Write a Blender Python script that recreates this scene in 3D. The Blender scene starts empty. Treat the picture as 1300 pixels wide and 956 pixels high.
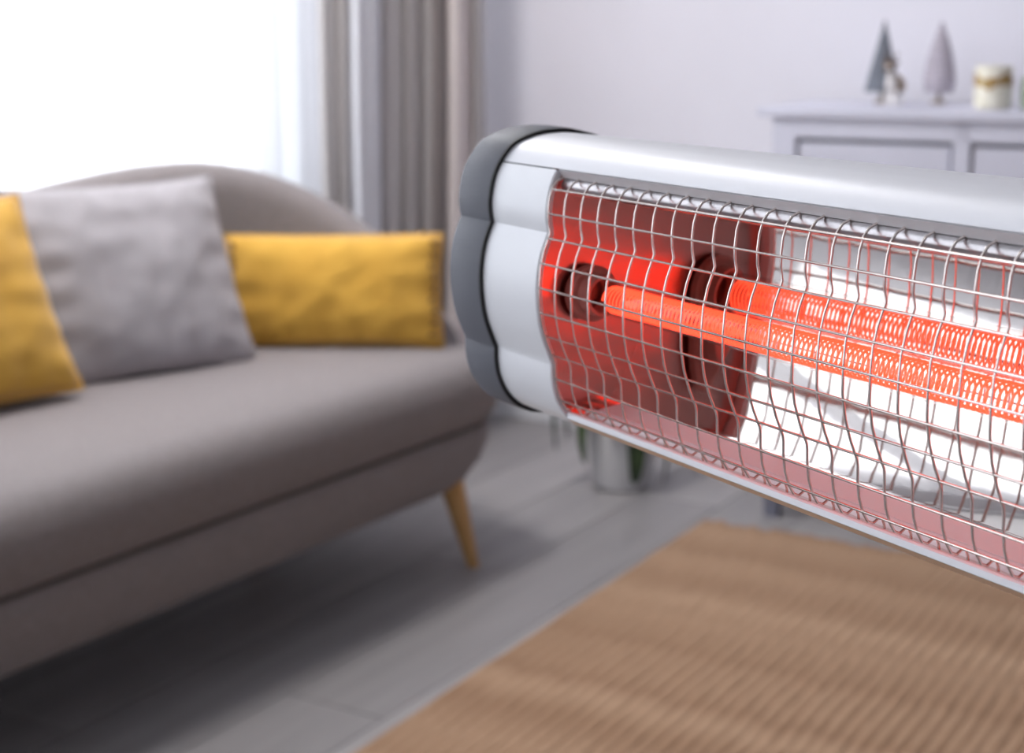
import bpy, bmesh, math, random
from mathutils import Vector, Matrix, noise
random.seed(7)
S = bpy.context.scene
COL = S.collection
R = math.radians

# ------------------------------------------------------------------ camera
F_PX, CX, CY, CAM_H = 2000.0, 650.0, 433.0, 1.05
PITCH = math.atan(395.0 / F_PX)
cam_d = bpy.data.cameras.new('camera')
cam = bpy.data.objects.new('camera', cam_d); COL.objects.link(cam)
cam.location = (0, 0, CAM_H)
cam.rotation_euler = (math.pi / 2 - PITCH, 0, 0)
cam_d.sensor_fit = 'HORIZONTAL'; cam_d.sensor_width = 36.0
cam_d.lens = 36.0 * F_PX / 1300.0
cam_d.shift_y = -45.0 / 1300.0
cam_d.clip_start = 0.02
cam_d.dof.use_dof = True
cam_d.dof.focus_distance = 0.50
cam_d.dof.aperture_fstop = 14.0
S.camera = cam

# ------------------------------------------------------------------ world, daylight, exposure
world = bpy.data.worlds.new('overcast_sky'); S.world = world
world.use_nodes = True
wn = world.node_tree.nodes['Background']
wn.inputs['Color'].default_value = (0.93, 0.96, 1.0, 1)
wn.inputs['Strength'].default_value = 3.6
S.view_settings.view_transform = 'Standard'
S.view_settings.look = 'None'
S.view_settings.gamma = 1.0
S.view_settings.use_curve_mapping = False
S.view_settings.exposure = 0.0
S.cycles.max_bounces = 14
S.cycles.diffuse_bounces = 6
S.cycles.glossy_bounces = 8
S.cycles.transmission_bounces = 8
S.cycles.transparent_max_bounces = 24
S.cycles.sample_clamp_indirect = 6.0
S.cycles.caustics_reflective = True
S.cycles.use_denoising = True

# room frame: x' = v (from the window wall into the room), y' = u (towards the sideboard wall)
ROOM_A = R(31.0)
UX, UY = math.sin(ROOM_A), math.cos(ROOM_A)
VX, VY = math.cos(ROOM_A), -math.sin(ROOM_A)
def room(r, q, z=0.0): return Vector((r * VX + q * UX, r * VY + q * UY, z))
WALL_R, WALL_Q = -2.50, 3.64            # window wall, sideboard wall
BACK_R, BACK_Q, CEIL = 2.9, -2.6, 2.65
WIN = [(-1.30, 3.20, 0.54, 2.55)]       # q0, q1, z0, z1 of the glazed opening behind the sofa
WIN2 = (-2.38, -0.70, 0.06, 2.58)        # r0, r1, z0, z1 of the window in the wall behind the camera

portal_d = bpy.data.lights.new('window_daylight', 'AREA')
portal_d.shape = 'RECTANGLE'
portal_d.size = WIN[0][1] - WIN[0][0]; portal_d.size_y = WIN[0][3] - WIN[0][2]
portal_d.cycles.is_portal = True
portal = bpy.data.objects.new('window_daylight', portal_d); COL.objects.link(portal)
portal.location = room(WALL_R - 0.16, (WIN[0][0] + WIN[0][1]) / 2, (WIN[0][2] + WIN[0][3]) / 2)
portal.rotation_euler = (Vector((VX, VY, 0))).to_track_quat('-Z', 'Y').to_euler()
portal2_d = bpy.data.lights.new('second_window_daylight', 'AREA')
portal2_d.shape = 'RECTANGLE'
portal2_d.size = WIN2[1] - WIN2[0]; portal2_d.size_y = WIN2[3] - WIN2[2]
portal2_d.cycles.is_portal = True
portal2 = bpy.data.objects.new('second_window_daylight', portal2_d); COL.objects.link(portal2)
portal2.location = room((WIN2[0] + WIN2[1]) / 2, BACK_Q - .16, (WIN2[2] + WIN2[3]) / 2)
portal2.rotation_euler = (Vector((UX, UY, 0))).to_track_quat('-Z', 'Y').to_euler()

# ------------------------------------------------------------------ pixel helpers
cF = Vector((0, math.cos(PITCH), -math.sin(PITCH)))
cU = Vector((0, math.sin(PITCH), math.cos(PITCH)))
cC = Vector((0, 0, CAM_H))
def ray(px, py): return Vector((1, 0, 0)) * ((px - CX) / F_PX) - cU * ((py - CY) / F_PX) + cF
def on_z(px, py, z):
    d = ray(px, py); return cC + d * ((z - CAM_H) / d.z)
def on_y(px, py, y):
    d = ray(px, py); return cC + d * (y / d.y)
def on_r(px, py, r):
    d = ray(px, py); n = Vector((VX, VY, 0)); return cC + d * (r / d.dot(n))

# ------------------------------------------------------------------ materials
def mat(name, color, rough=0.6, metal=0.0, var=0.0, scale=20.0, bump=0.0, bscale=80.0, color2=None,
        sheen=0.0, spec=0.5, stretch=(1, 1, 1), detail=3.0):
    m = bpy.data.materials.new(name); m.use_nodes = True
    nt = m.node_tree; b = nt.nodes['Principled BSDF']
    b.inputs['Base Color'].default_value = (*color, 1)
    b.inputs['Roughness'].default_value = rough
    b.inputs['Metallic'].default_value = metal
    b.inputs['Specular IOR Level'].default_value = spec
    if sheen:
        b.inputs['Sheen Weight'].default_value = sheen
    if var or bump or color2:
        tc = nt.nodes.new('ShaderNodeTexCoord'); mp = nt.nodes.new('ShaderNodeMapping')
        mp.inputs['Scale'].default_value = stretch
        nt.links.new(tc.outputs['Object'], mp.inputs['Vector'])
        if var or color2:
            n = nt.nodes.new('ShaderNodeTexNoise'); n.inputs['Scale'].default_value = scale
            n.inputs['Detail'].default_value = detail
            nt.links.new(mp.outputs['Vector'], n.inputs['Vector'])
            cr = nt.nodes.new('ShaderNodeValToRGB')
            c2 = color2 or tuple(min(1, c * (1 + var)) for c in color)
            c1 = color if color2 else tuple(c * (1 - var) for c in color)
            cr.color_ramp.elements[0].position = 0.32; cr.color_ramp.elements[1].position = 0.68
            cr.color_ramp.elements[0].color = (*c1, 1); cr.color_ramp.elements[1].color = (*c2, 1)
            nt.links.new(n.outputs['Fac'], cr.inputs['Fac'])
            nt.links.new(cr.outputs['Color'], b.inputs['Base Color'])
        if bump:
            n2 = nt.nodes.new('ShaderNodeTexNoise'); n2.inputs['Scale'].default_value = bscale
            n2.inputs['Detail'].default_value = 4.0
            nt.links.new(mp.outputs['Vector'], n2.inputs['Vector'])
            bp = nt.nodes.new('ShaderNodeBump'); bp.inputs['Strength'].default_value = bump
            bp.inputs['Distance'].default_value = 0.004
            nt.links.new(n2.outputs['Fac'], bp.inputs['Height'])
            nt.links.new(bp.outputs['Normal'], b.inputs['Normal'])
    return m

def thin_glass(name, tint=(1, 1, 1), ior=1.45, rough=0.02):
    m = bpy.data.materials.new(name); m.use_nodes = True
    nt = m.node_tree; nt.nodes.clear()
    o = nt.nodes.new('ShaderNodeOutputMaterial'); mx = nt.nodes.new('ShaderNodeMixShader')
    t = nt.nodes.new('ShaderNodeBsdfTransparent'); g = nt.nodes.new('ShaderNodeBsdfGlossy')
    lw = nt.nodes.new('ShaderNodeLayerWeight'); pw_ = nt.nodes.new('ShaderNodeMath'); pw_.operation = 'POWER'
    pw_.inputs[1].default_value = 5.0; lw.inputs['Blend'].default_value = .5
    fr = nt.nodes.new('ShaderNodeMath'); fr.operation = 'MULTIPLY_ADD'
    f0 = ((ior - 1) / (ior + 1)) ** 2
    fr.inputs[1].default_value = 1 - f0; fr.inputs[2].default_value = f0
    nt.links.new(lw.outputs['Facing'], pw_.inputs[0]); nt.links.new(pw_.outputs[0], fr.inputs[0])
    t.inputs['Color'].default_value = (*tint, 1); g.inputs['Roughness'].default_value = rough
    nt.links.new(fr.outputs[0], mx.inputs['Fac'])
    nt.links.new(t.outputs['BSDF'], mx.inputs[1]); nt.links.new(g.outputs['BSDF'], mx.inputs[2])
    nt.links.new(mx.outputs['Shader'], o.inputs['Surface'])
    return m

def fabric_thin(name, color, trans=0.3, clear=0.0):
    """woven cloth that lets some light through"""
    m = bpy.data.materials.new(name); m.use_nodes = True
    nt = m.node_tree; nt.nodes.clear()
    o = nt.nodes.new('ShaderNodeOutputMaterial')
    d = nt.nodes.new('ShaderNodeBsdfDiffuse'); t = nt.nodes.new('ShaderNodeBsdfTranslucent')
    tc = nt.nodes.new('ShaderNodeTexCoord'); n = nt.nodes.new('ShaderNodeTexNoise')
    n.inputs['Scale'].default_value = 60.0
    cr = nt.nodes.new('ShaderNodeValToRGB')
    cr.color_ramp.elements[0].color = (*[c * 0.94 for c in color], 1)
    cr.color_ramp.elements[1].color = (*[min(1, c * 1.04) for c in color], 1)
    nt.links.new(tc.outputs['Object'], n.inputs['Vector']); nt.links.new(n.outputs['Fac'], cr.inputs['Fac'])
    for s in (d, t): nt.links.new(cr.outputs['Color'], s.inputs['Color'])
    mx = nt.nodes.new('ShaderNodeMixShader'); mx.inputs['Fac'].default_value = trans
    nt.links.new(d.outputs['BSDF'], mx.inputs[1]); nt.links.new(t.outputs['BSDF'], mx.inputs[2])
    last = mx
    if clear:
        tr = nt.nodes.new('ShaderNodeBsdfTransparent'); m2 = nt.nodes.new('ShaderNodeMixShader')
        m2.inputs['Fac'].default_value = clear
        nt.links.new(mx.outputs['Shader'], m2.inputs[1]); nt.links.new(tr.outputs['BSDF'], m2.inputs[2])
        last = m2
    nt.links.new(last.outputs['Shader'], o.inputs['Surface'])
    return m

def glow(name, color, strength):
    m = bpy.data.materials.new(name); m.use_nodes = True
    nt = m.node_tree; b = nt.nodes['Principled BSDF']
    b.inputs['Base Color'].default_value = (0.25, 0.06, 0.03, 1)
    b.inputs['Emission Color'].default_value = (*color, 1)
    b.inputs['Emission Strength'].default_value = strength
    return m

def wood_planks(name, c1, c2):
    m = bpy.data.materials.new(name); m.use_nodes = True
    nt = m.node_tree; b = nt.nodes['Principled BSDF']
    tc = nt.nodes.new('ShaderNodeTexCoord'); mp = nt.nodes.new('ShaderNodeMapping')
    mp.inputs['Scale'].default_value = (14, 1.2, 14)
    oi = nt.nodes.new('ShaderNodeObjectInfo'); ad = nt.nodes.new('ShaderNodeVectorMath'); ad.operation = 'ADD'
    ml = nt.nodes.new('ShaderNodeMath'); ml.operation = 'MULTIPLY'; ml.inputs[1].default_value = 40
    nt.links.new(oi.outputs['Random'], ml.inputs[0])
    nt.links.new(tc.outputs['Object'], ad.inputs[0]); nt.links.new(ml.outputs[0], ad.inputs[1])
    nt.links.new(ad.outputs[0], mp.inputs['Vector'])
    n = nt.nodes.new('ShaderNodeTexNoise'); n.inputs['Scale'].default_value = 2.2; n.inputs['Detail'].default_value = 6
    nt.links.new(mp.outputs['Vector'], n.inputs['Vector'])
    cr = nt.nodes.new('ShaderNodeValToRGB')
    cr.color_ramp.elements[0].position = .3; cr.color_ramp.elements[1].position = .7
    cr.color_ramp.elements[0].color = (*c1, 1); cr.color_ramp.elements[1].color = (*c2, 1)
    nt.links.new(n.outputs['Fac'], cr.inputs['Fac'])
    hs = nt.nodes.new('ShaderNodeHueSaturation')
    mr = nt.nodes.new('ShaderNodeMapRange'); mr.inputs['To Min'].default_value = .86; mr.inputs['To Max'].default_value = 1.12
    nt.links.new(oi.outputs['Random'], mr.inputs['Value']); nt.links.new(mr.outputs['Result'], hs.inputs['Value'])
    nt.links.new(cr.outputs['Color'], hs.inputs['Color']); nt.links.new(hs.outputs['Color'], b.inputs['Base Color'])
    b.inputs['Roughness'].default_value = .42
    return m

M = dict(
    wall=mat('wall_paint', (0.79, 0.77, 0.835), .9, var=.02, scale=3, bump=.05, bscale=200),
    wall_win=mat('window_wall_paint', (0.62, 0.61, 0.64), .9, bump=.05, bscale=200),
    ceiling=mat('ceiling_paint', (0.86, 0.86, 0.87), .95, bump=.04, bscale=150),
    rearwall=mat('rear_wall_paint', (0.11, 0.10, 0.10), .9, bump=.05, bscale=150),
    plank=wood_planks('grey_oak_laminate', (0.27, 0.255, 0.255), (0.33, 0.31, 0.31)),
    joint=mat('floor_underlay', (0.10, 0.09, 0.09), .9, var=.1),
    white=mat('white_window_paint', (0.80, 0.81, 0.84), .45, bump=.03, bscale=120),
    pane=thin_glass('window_glass', (.98, .99, 1.0)),
    sheer=fabric_thin('white_sheer_voile', (0.90, 0.905, 0.94), .6, .46),
    drape=fabric_thin('grey_drape_cloth', (0.74, 0.71, 0.70), .42),
    voile=fabric_thin('white_voile_folds', (0.92, 0.92, 0.95), .35),
    drape_pale=fabric_thin('lit_fold_drape_cloth', (0.90, 0.83, 0.81), .25),  # grey drape where a fold catches light; the brightness is put into the colour
    steel_rod=mat('rod_metal', (.55, .55, .57), .35, 1.0, var=.05),
    sofa=mat('taupe_sofa_weave', (0.255, 0.225, 0.225), .95, var=.10, scale=160, bump=.35, bscale=420, sheen=.25, spec=.2),
    sofa_seam=mat('sofa_welt_cord', (0.10, 0.085, 0.082), .95, var=.1, scale=200),
    oak=mat('oak_leg_wood', (0.50, 0.27, 0.09), .45, color2=(0.60, 0.36, 0.15), scale=14, stretch=(8, 8, 1)),
    yellow=mat('mustard_velvet', (0.60, 0.325, 0.045), .85, color2=(0.72, 0.41, 0.065), scale=7, bump=.25, bscale=260, sheen=.35, spec=.2),
    yellow_dark=mat('mustard_stitching', (0.17, 0.085, 0.02), .9, var=.15, scale=90),
    greyp=mat('light_grey_linen', (0.42, 0.395, 0.415), .9, var=.06, scale=9, bump=.3, bscale=320, sheen=.2, spec=.2),
    side=mat('blue_grey_cabinet_paint', (0.62, 0.62, 0.72), .55, var=.03, scale=6, bump=.03, bscale=120),
    side_in=mat('cabinet_shadow_gap', (0.28, 0.28, 0.33), .7, var=.03),
    side_leg=mat('slate_leg_paint', (0.18, 0.18, 0.23), .5, var=.06),
    brass=mat('brushed_knob_metal', (.5, .48, .45), .35, 1.0, var=.05),
    tree_grey=mat('slate_bristle', (0.20, 0.215, 0.25), .95, var=.25, scale=120, bump=.6, bscale=300),
    tree_mauve=mat('mauve_bristle', (0.52, 0.475, 0.535), .95, var=.12, scale=120, bump=.5, bscale=300),
    trunk=mat('small_trunk_wood', (0.42, 0.36, 0.32), .8, var=.2, scale=60),
    deer_w=mat('white_glazed_ceramic', (0.78, 0.74, 0.72), .35, color2=(0.86, 0.83, 0.80), scale=30),
    deer_b=mat('brown_felt', (0.12, 0.07, 0.045), .8, var=.25, scale=80),
    deer_t=mat('tan_felt', (0.40, 0.30, 0.21), .85, var=.2, scale=80),
    jar=mat('cream_frosted_glass', (0.74, 0.70, 0.56), .35, color2=(0.86, 0.83, 0.73), scale=28),
    jar_band=mat('gold_brown_band', (0.26, 0.12, 0.03), .4, color2=(0.50, 0.36, 0.14), scale=26),
    wax=mat('ivory_wax', (0.82, 0.78, 0.66), .5, var=.04),
    wick=mat('wick_black', (0.03, 0.03, 0.03), .9, var=.2),
    jar_g=mat('pale_green_glass', (0.50, 0.58, 0.44), .35, var=.1, scale=30),
    pot=mat('white_matte_ceramic', (0.66, 0.65, 0.66), .6, var=.03, scale=12),
    soil=mat('potting_soil', (0.03, 0.022, 0.016), .95, var=.4, scale=90, bump=.8, bscale=120),
    leaf=mat('dark_green_leaf', (0.020, 0.042, 0.016), .45, color2=(0.05, 0.085, 0.03), scale=18),
    jute=mat('jute_braid', (0.25, 0.140, 0.078), .95, color2=(0.42, 0.27, 0.17), scale=20, bump=.9, bscale=140, stretch=(1, .35, 1), detail=5),
    jute_dark=mat('jute_backing', (0.24, 0.14, 0.075), .95, var=.2, scale=40),
    alu=mat('satin_silver_paint', (0.73, 0.73, 0.765), .50, .2, var=.01, scale=3, bump=.02, bscale=900),
    bezel=mat('white_silver_plastic', (0.80, 0.80, 0.825), .42, .1, var=.01, scale=4, bump=.02, bscale=900),
    cap=mat('charcoal_plastic', (0.125, 0.128, 0.150), .58, 0, var=.03, scale=30, bump=.06, bscale=700),
    cap_rim=mat('black_rubber_rim', (0.012, 0.010, 0.011), .55, var=.1),
    reflector=mat('polished_aluminium', (0.76, 0.71, 0.675), .03, 1.0, var=.01, scale=5, bump=.03, bscale=14),  # faint warm tint puts the coil's pinkish bloom into the metal
    endplate=mat('glow_tinted_end_plate', (0.74, 0.36, 0.33), .24, 1.0, var=.03, scale=20, bump=.12, bscale=40),  # red base colour carries the coil's glow on the plate
    roll=mat('rolled_steel', (0.42, 0.40, 0.41), .28, 1.0, var=.10, scale=60, bump=.1, bscale=60),
    lip=mat('silver_inner_lip', (0.68, 0.66, 0.67), .5, .3, var=.02),
    rail=mat('white_rail_paint', (0.90, 0.90, 0.93), .35, .05, var=.01),
    wire=mat('nickel_wire', (0.80, 0.72, 0.68), .25, 1.0, var=.05, scale=50),
    quartz=thin_glass('quartz_glass', (1, .97, .95), 1.46, .01),
    coil=glow('glowing_coil', (1.0, 0.062, 0.025), 2.6),
    lamp=glow('fill_lamp_diffuser', (1.0, 0.985, 0.98), 50.0),  # glow of the added lamp over the sofa
    under=mat('bare_aluminium_edge', (0.74, 0.68, 0.64), .30, 1.0, var=.02, scale=30),
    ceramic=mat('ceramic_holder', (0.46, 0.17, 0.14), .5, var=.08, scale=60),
    black=mat('black_powder_coat', (0.03, 0.03, 0.033), .5, var=.1),
)

# ------------------------------------------------------------------ mesh helpers
def obj(name, verts, faces, m, parent=None, smooth=False, data=None):
    if data is None:
        data = bpy.data.meshes.new(name)
        data.from_pydata([tuple(v) for v in verts], [], faces)
        data.materials.append(m)
        bm = bmesh.new(); bm.from_mesh(data)
        bmesh.ops.recalc_face_normals(bm, faces=bm.faces)
        bm.to_mesh(data); bm.free()
        if smooth:
            data.polygons.foreach_set('use_smooth', [True] * len(data.polygons))
            if smooth != 'all': data.set_sharp_from_angle(angle=R(float(smooth) if smooth is not True else 40))
        data.update()
    o = bpy.data.objects.new(name, data); COL.objects.link(o)
    if parent is not None: o.parent = parent
    return o

def empty(name, loc=(0, 0, 0), rz=0.0):
    o = bpy.data.objects.new(name, None); COL.objects.link(o)
    o.location = loc; o.rotation_euler = (0, 0, rz); o.empty_display_size = .05
    return o

def tag(o, label=None, cat=None, group=None, kind=None):
    if label: o['label'] = label
    if cat: o['category'] = cat
    if group: o['group'] = group
    if kind: o['kind'] = kind
    return o

def box(x0, x1, y0, y1, z0, z1, b=0.0):
    """box with optional bevel, returns verts, faces"""
    bm = bmesh.new(); bmesh.ops.create_cube(bm, size=1)
    for v in bm.verts:
        v.co = Vector(((x0 + x1) / 2 + v.co.x * (x1 - x0), (y0 + y1) / 2 + v.co.y * (y1 - y0), (z0 + z1) / 2 + v.co.z * (z1 - z0)))
    if b: bmesh.ops.bevel(bm, geom=bm.edges[:], offset=b, segments=2, affect='EDGES', profile=.7)
    vs = [v.co.copy() for v in bm.verts]; bm.verts.index_update()
    fs = [[v.index for v in f.verts] for f in bm.faces]; bm.free()
    return vs, fs

def join(*parts):
    V, Fc = [], []
    for v, f in parts:
        k = len(V); V += list(v); Fc += [[i + k for i in q] for q in f]
    return V, Fc

def loft(rings, closed=True, cap0=False, cap1=False):
    n = len(rings[0]); V = [p for r_ in rings for p in r_]; Fc = []
    for i in range(len(rings) - 1):
        for j in range(n if closed else n - 1):
            k = (j + 1) % n
            Fc.append([i * n + j, i * n + k, (i + 1) * n + k, (i + 1) * n + j])
    if cap0: Fc.append(list(range(n))[::-1])
    if cap1: Fc.append([(len(rings) - 1) * n + j for j in range(n)])
    return V, Fc

def lathe(prof, seg=32, cx=0, cy=0):
    rings = [[Vector((cx + r_ * math.cos(2 * math.pi * j / seg), cy + r_ * math.sin(2 * math.pi * j / seg), z)) for j in range(seg)] for r_, z in prof]
    return loft(rings, True, prof[0][0] > 1e-5, prof[-1][0] > 1e-5)

def tube(path, rad, sides=6, caps=True):
    path = [Vector(p) for p in path]; rings = []
    rads = rad if isinstance(rad, (list, tuple)) else [rad] * len(path)
    t0 = (path[1] - path[0]).normalized()
    nrm = t0.orthogonal().normalized()
    for i, p in enumerate(path):
        t = (path[min(i + 1, len(path) - 1)] - path[max(i - 1, 0)]).normalized()
        nrm = (nrm - t * nrm.dot(t)).normalized(); bn = t.cross(nrm)
        rings.append([p + (nrm * math.cos(2 * math.pi * k / sides) + bn * math.sin(2 * math.pi * k / sides)) * rads[i] for k in range(sides)])
    return loft(rings, True, caps, caps)

def catmull(pts, n=6):
    out = []
    P = [Vector(p) for p in pts]
    for i in range(len(P) - 1):
        a, b, c, d = P[max(i - 1, 0)], P[i], P[i + 1], P[min(i + 2, len(P) - 1)]
        for k in range(n):
            t = k / n
            out.append(0.5 * ((2 * b) + (c - a) * t + (2 * a - 5 * b + 4 * c - d) * t * t + (3 * b - a - 3 * c + d) * t ** 3))
    out.append(P[-1]); return out

def smoothstep(x):
    x = max(0, min(1, x)); return x * x * (3 - 2 * x)

# ================================================================== THE ROOM
RZ = -ROOM_A
def room_obj(name, vf, m, parent=None, smooth=False):
    o = obj(name, vf[0], vf[1], m, parent, smooth)
    if parent is None: o.rotation_euler = (0, 0, RZ)
    return o
floor = tag(room_obj('floor', box(WALL_R - .14, BACK_R, BACK_Q, WALL_Q + .14, -.10, -.011), M['joint']), kind='structure')
# laminate planks running towards the sideboard wall, one object each
PW, PL = 0.192, 1.285
pv, pf = box(0, PW - .0022, 0, PL - .0022, -.0108, 0, .0012)
pdata = None
cols_n = int((BACK_R - WALL_R) / PW)
for i in range(cols_n):
    off = [0, .47, .9, .25][i % 4] * PL - PL
    for k in range(7):
        y = BACK_Q + off + k * PL
        if y + PL > WALL_Q + .2 or y < BACK_Q - .1: 
            y0, y1 = max(y, BACK_Q), min(y + PL - .0022, WALL_Q)
            if y1 - y0 < .1: continue
            o = obj('plank', *box(0, PW - .0022, 0, y1 - y0, -.0108, 0, .0012), M['plank'], floor)
            o.location = (WALL_R + i * PW, y0, 0)
            continue
        o = obj('plank', pv, pf, M['plank'], floor, data=pdata); pdata = o.data
        o.location = (WALL_R + i * PW, y, 0)

q0, q1, z0, z1 = WIN[0]
T = .14
wl = join(box(WALL_R - T, WALL_R, BACK_Q, q0, 0, CEIL), box(WALL_R - T, WALL_R, q1, WALL_Q + T, 0, CEIL),
          box(WALL_R - T, WALL_R, q0, q1, 0, z0), box(WALL_R - T, WALL_R, q0, q1, z1, CEIL))
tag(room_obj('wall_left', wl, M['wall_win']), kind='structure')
tag(room_obj('wall_back', box(WALL_R - T, BACK_R, WALL_Q, WALL_Q + T, 0, CEIL), M['wall']), kind='structure')
tag(room_obj('wall_right', box(BACK_R, BACK_R + T, BACK_Q - T, WALL_Q + T, 0, CEIL), M['rearwall']), kind='structure')
a0, a1, b0, b1 = WIN2
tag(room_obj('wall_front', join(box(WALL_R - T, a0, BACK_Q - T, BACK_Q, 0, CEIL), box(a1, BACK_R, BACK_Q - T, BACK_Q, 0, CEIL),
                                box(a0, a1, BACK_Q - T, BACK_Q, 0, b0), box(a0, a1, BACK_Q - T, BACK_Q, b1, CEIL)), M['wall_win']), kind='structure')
f2 = (BACK_Q - .11, BACK_Q - .04)
win2 = tag(room_obj('window_2', join(box(a0, a1, *f2, b0, b0 + .06, .004), box(a0, a1, *f2, b1 - .06, b1, .004), box(a0, a0 + .06, *f2, b0, b1, .004), box(a1 - .06, a1, *f2, b0, b1, .004)), M['white']), kind='structure')
for k in range(1, 4):
    xm = a0 + (a1 - a0) * k / 4
    room_obj('mullion', box(xm - .04, xm + .04, *f2, b0, b1, .004), M['white'], win2)
for k in range(4):
    xa, xb = a0 + (a1 - a0) * k / 4, a0 + (a1 - a0) * (k + 1) / 4
    room_obj('pane', box(xa, xb, f2[0] + .03, f2[0] + .034, b0 + .05, b1 - .05), M['pane'], win2)
tag(room_obj('ceiling', box(WALL_R - T, BACK_R + T, BACK_Q - T, WALL_Q + T, CEIL, CEIL + .1), M['ceiling']), kind='structure')
LAMP_R, LAMP_Q = -2.03, 1.95  # unseen lamp, added to brighten the wall, seat and rug
lamp = tag(empty('added_ceiling_lamp', room(LAMP_R, LAMP_Q, CEIL), RZ), 'added round white ceiling lamp above the sofa, unseen fill light', 'ceiling lamp')
obj('lamp_body', *lathe([(.30, -.001), (.31, -.012), (.31, -.045), (.295, -.05), (.29, -.03), (.0, -.028)], 48), M['white'], lamp, smooth=True)
obj('diffuser', *lathe([(.288, -.036), (.285, -.048), (.22, -.060), (.10, -.067), (.0, -.068)], 48), M['lamp'], lamp, smooth='all')
tag(room_obj('baseboard_back', box(WALL_R, BACK_R, WALL_Q - .014, WALL_Q, 0, .08, .003), M['white']), kind='structure')
# window: outer frame, mullions, panes
fx0, fx1 = WALL_R - .11, WALL_R - .04
fr = [box(fx0, fx1, q0, q1, z0, z0 + .06, .004), box(fx0, fx1, q0, q1, z1 - .06, z1, .004),
      box(fx0, fx1, q0, q0 + .06, z0, z1, .004), box(fx0, fx1, q1 - .02, q1, z0, z1, .004)]
win = tag(room_obj('window_1', join(*fr), M['white']), kind='structure')
muls = [3.065, 1.50, 0.05]
edges = [q1 - .02] + [m_ for m_ in muls] + [q0 + .06]
for mq in muls:
    room_obj('mullion', box(fx0, fx1, mq - .05, mq + .05, z0, z1, .004), M['white'], win)
for a_, b_ in zip(edges[1:], edges[:-1]):
    room_obj('pane', box(fx0 + .03, fx0 + .034, a_, b_, z0 + .05, z1 - .05), M['pane'], win)

# ------------------------------------------------------------------ curtains
def curtain(name, qr, m, z_lo=.02, z_hi=2.5, parent=None, flare=.0):
    """qr: plan points (q, r); hangs straight with a little flare and sway towards the hem"""
    pts = catmull([(r_, q_, 0) for q_, r_ in qr], 5)
    zs = [z_lo + (z_hi - z_lo) * k / 14 for k in range(15)]
    rings = []
    for z in zs:
        w = 1 - (z - z_lo) / (z_hi - z_lo)
        rings.append([Vector((p.x + .010 * math.sin(7 * p.y + 3 * z) * w, p.y + flare * w * math.sin(19 * p.y + 1.3), z)) for p in pts])
    o = room_obj(name, loft(rings, False), m, parent, smooth='all')
    sol = o.modifiers.new('thickness', 'SOLIDIFY'); sol.thickness = .0016
    return o
rs = -2.44
sq = []
q = q0 - .05
while q < 3.27:
    sq.append((q, rs + random.uniform(.006, .013) * (1 if len(sq) % 2 else -1))); q += random.uniform(.045, .085)
sheer = curtain('sheer_curtain', sq, M['sheer'])
sheer.modifiers.clear()
sq2 = []
r2 = WIN2[0] - .04
while r2 < WIN2[1] + .1:
    sq2.append((BACK_Q + .08 + random.uniform(.010, .022) * (1 if len(sq2) % 2 else -1), r2)); r2 += random.uniform(.04, .07)
sh2 = curtain('sheer_curtain', sq2, M['sheer']); sh2.modifiers.clear()
tag(sh2, 'white sheer curtain over the wide second window opposite the sideboard', 'curtain')
tag(sheer, 'white sheer curtain across the bright window behind the sofa', 'curtain')

def q_at(px, r): 
    p = on_r(px, 200, r); return p.x * UX + p.y * UY
def drape_pts(seq, mid=None, k=.5):
    """seq of (pixel column, r) turned into plan points on the window side of the room"""
    if mid is not None: seq = [(px, mid + (r_ - mid) * k) for px, r_ in seq]
    return [(q_at(px, r_), r_) for px, r_ in seq]
dA = drape_pts([(411, -2.32), (413, -2.27), (418, -2.25), (424, -2.30), (430, -2.33), (437, -2.27), (444, -2.25), (448, -2.31), (449, -2.34)], -2.28, .45)
o = curtain('drape', dA, M['drape']); tag(o, 'narrow grey drape beside the bright sheer curtain', 'curtain')
dW = drape_pts([(452, -2.24), (455, -2.205), (462, -2.195), (470, -2.20), (478, -2.195), (483, -2.21), (485, -2.25)])
o = curtain('sheer_curtain', dW, M['voile']); tag(o, 'pale white curtain strip gathered between two grey drapes', 'curtain')
dB = drape_pts([(487, -2.27), (489, -2.22), (497, -2.215), (505, -2.25), (511, -2.29), (516, -2.24), (522, -2.20), (528, -2.23),
                (533, -2.29), (540, -2.22), (547, -2.18), (553, -2.21), (559, -2.27), (563, -2.29), (567, -2.23)], -2.235, .36)
o = curtain('drape', dB, M['drape']); tag(o, 'wide grey drape with deep vertical folds near the room corner', 'curtain')
dL = drape_pts([(567, -2.23), (571, -2.17), (580, -2.15), (590, -2.155), (598, -2.17)])  # light-catching fold of the grey drape, made as a paler strip
lit_f = curtain('lit_fold', dL, M['drape_pale'], parent=o); lit_f['label'] = 'pale fold of the grey drape with its light put into the colour'
dE = drape_pts([(597, -2.19), (600, -2.15), (606, -2.145), (611, -2.16), (613, -2.20)])
curtain('drape_edge', dE, M['drape'], parent=o)
rod = tag(room_obj('curtain_rod', tube([(-2.30, q0 - .3, 2.52), (-2.30, WALL_Q - .05, 2.52)], .014, 12), M['steel_rod'], smooth=True),
          'metal curtain rod above the window wall', 'curtain rod')
for bq in (q0 - .25, 1.2, 3.55):
    room_obj('bracket', join(tube([(-2.30, bq, 2.52), (-2.51, bq, 2.52)], .007, 8), box(WALL_R, WALL_R + .008, bq - .03, bq + .03, 2.48, 2.56, .002)), M['steel_rod'], rod)

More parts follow.
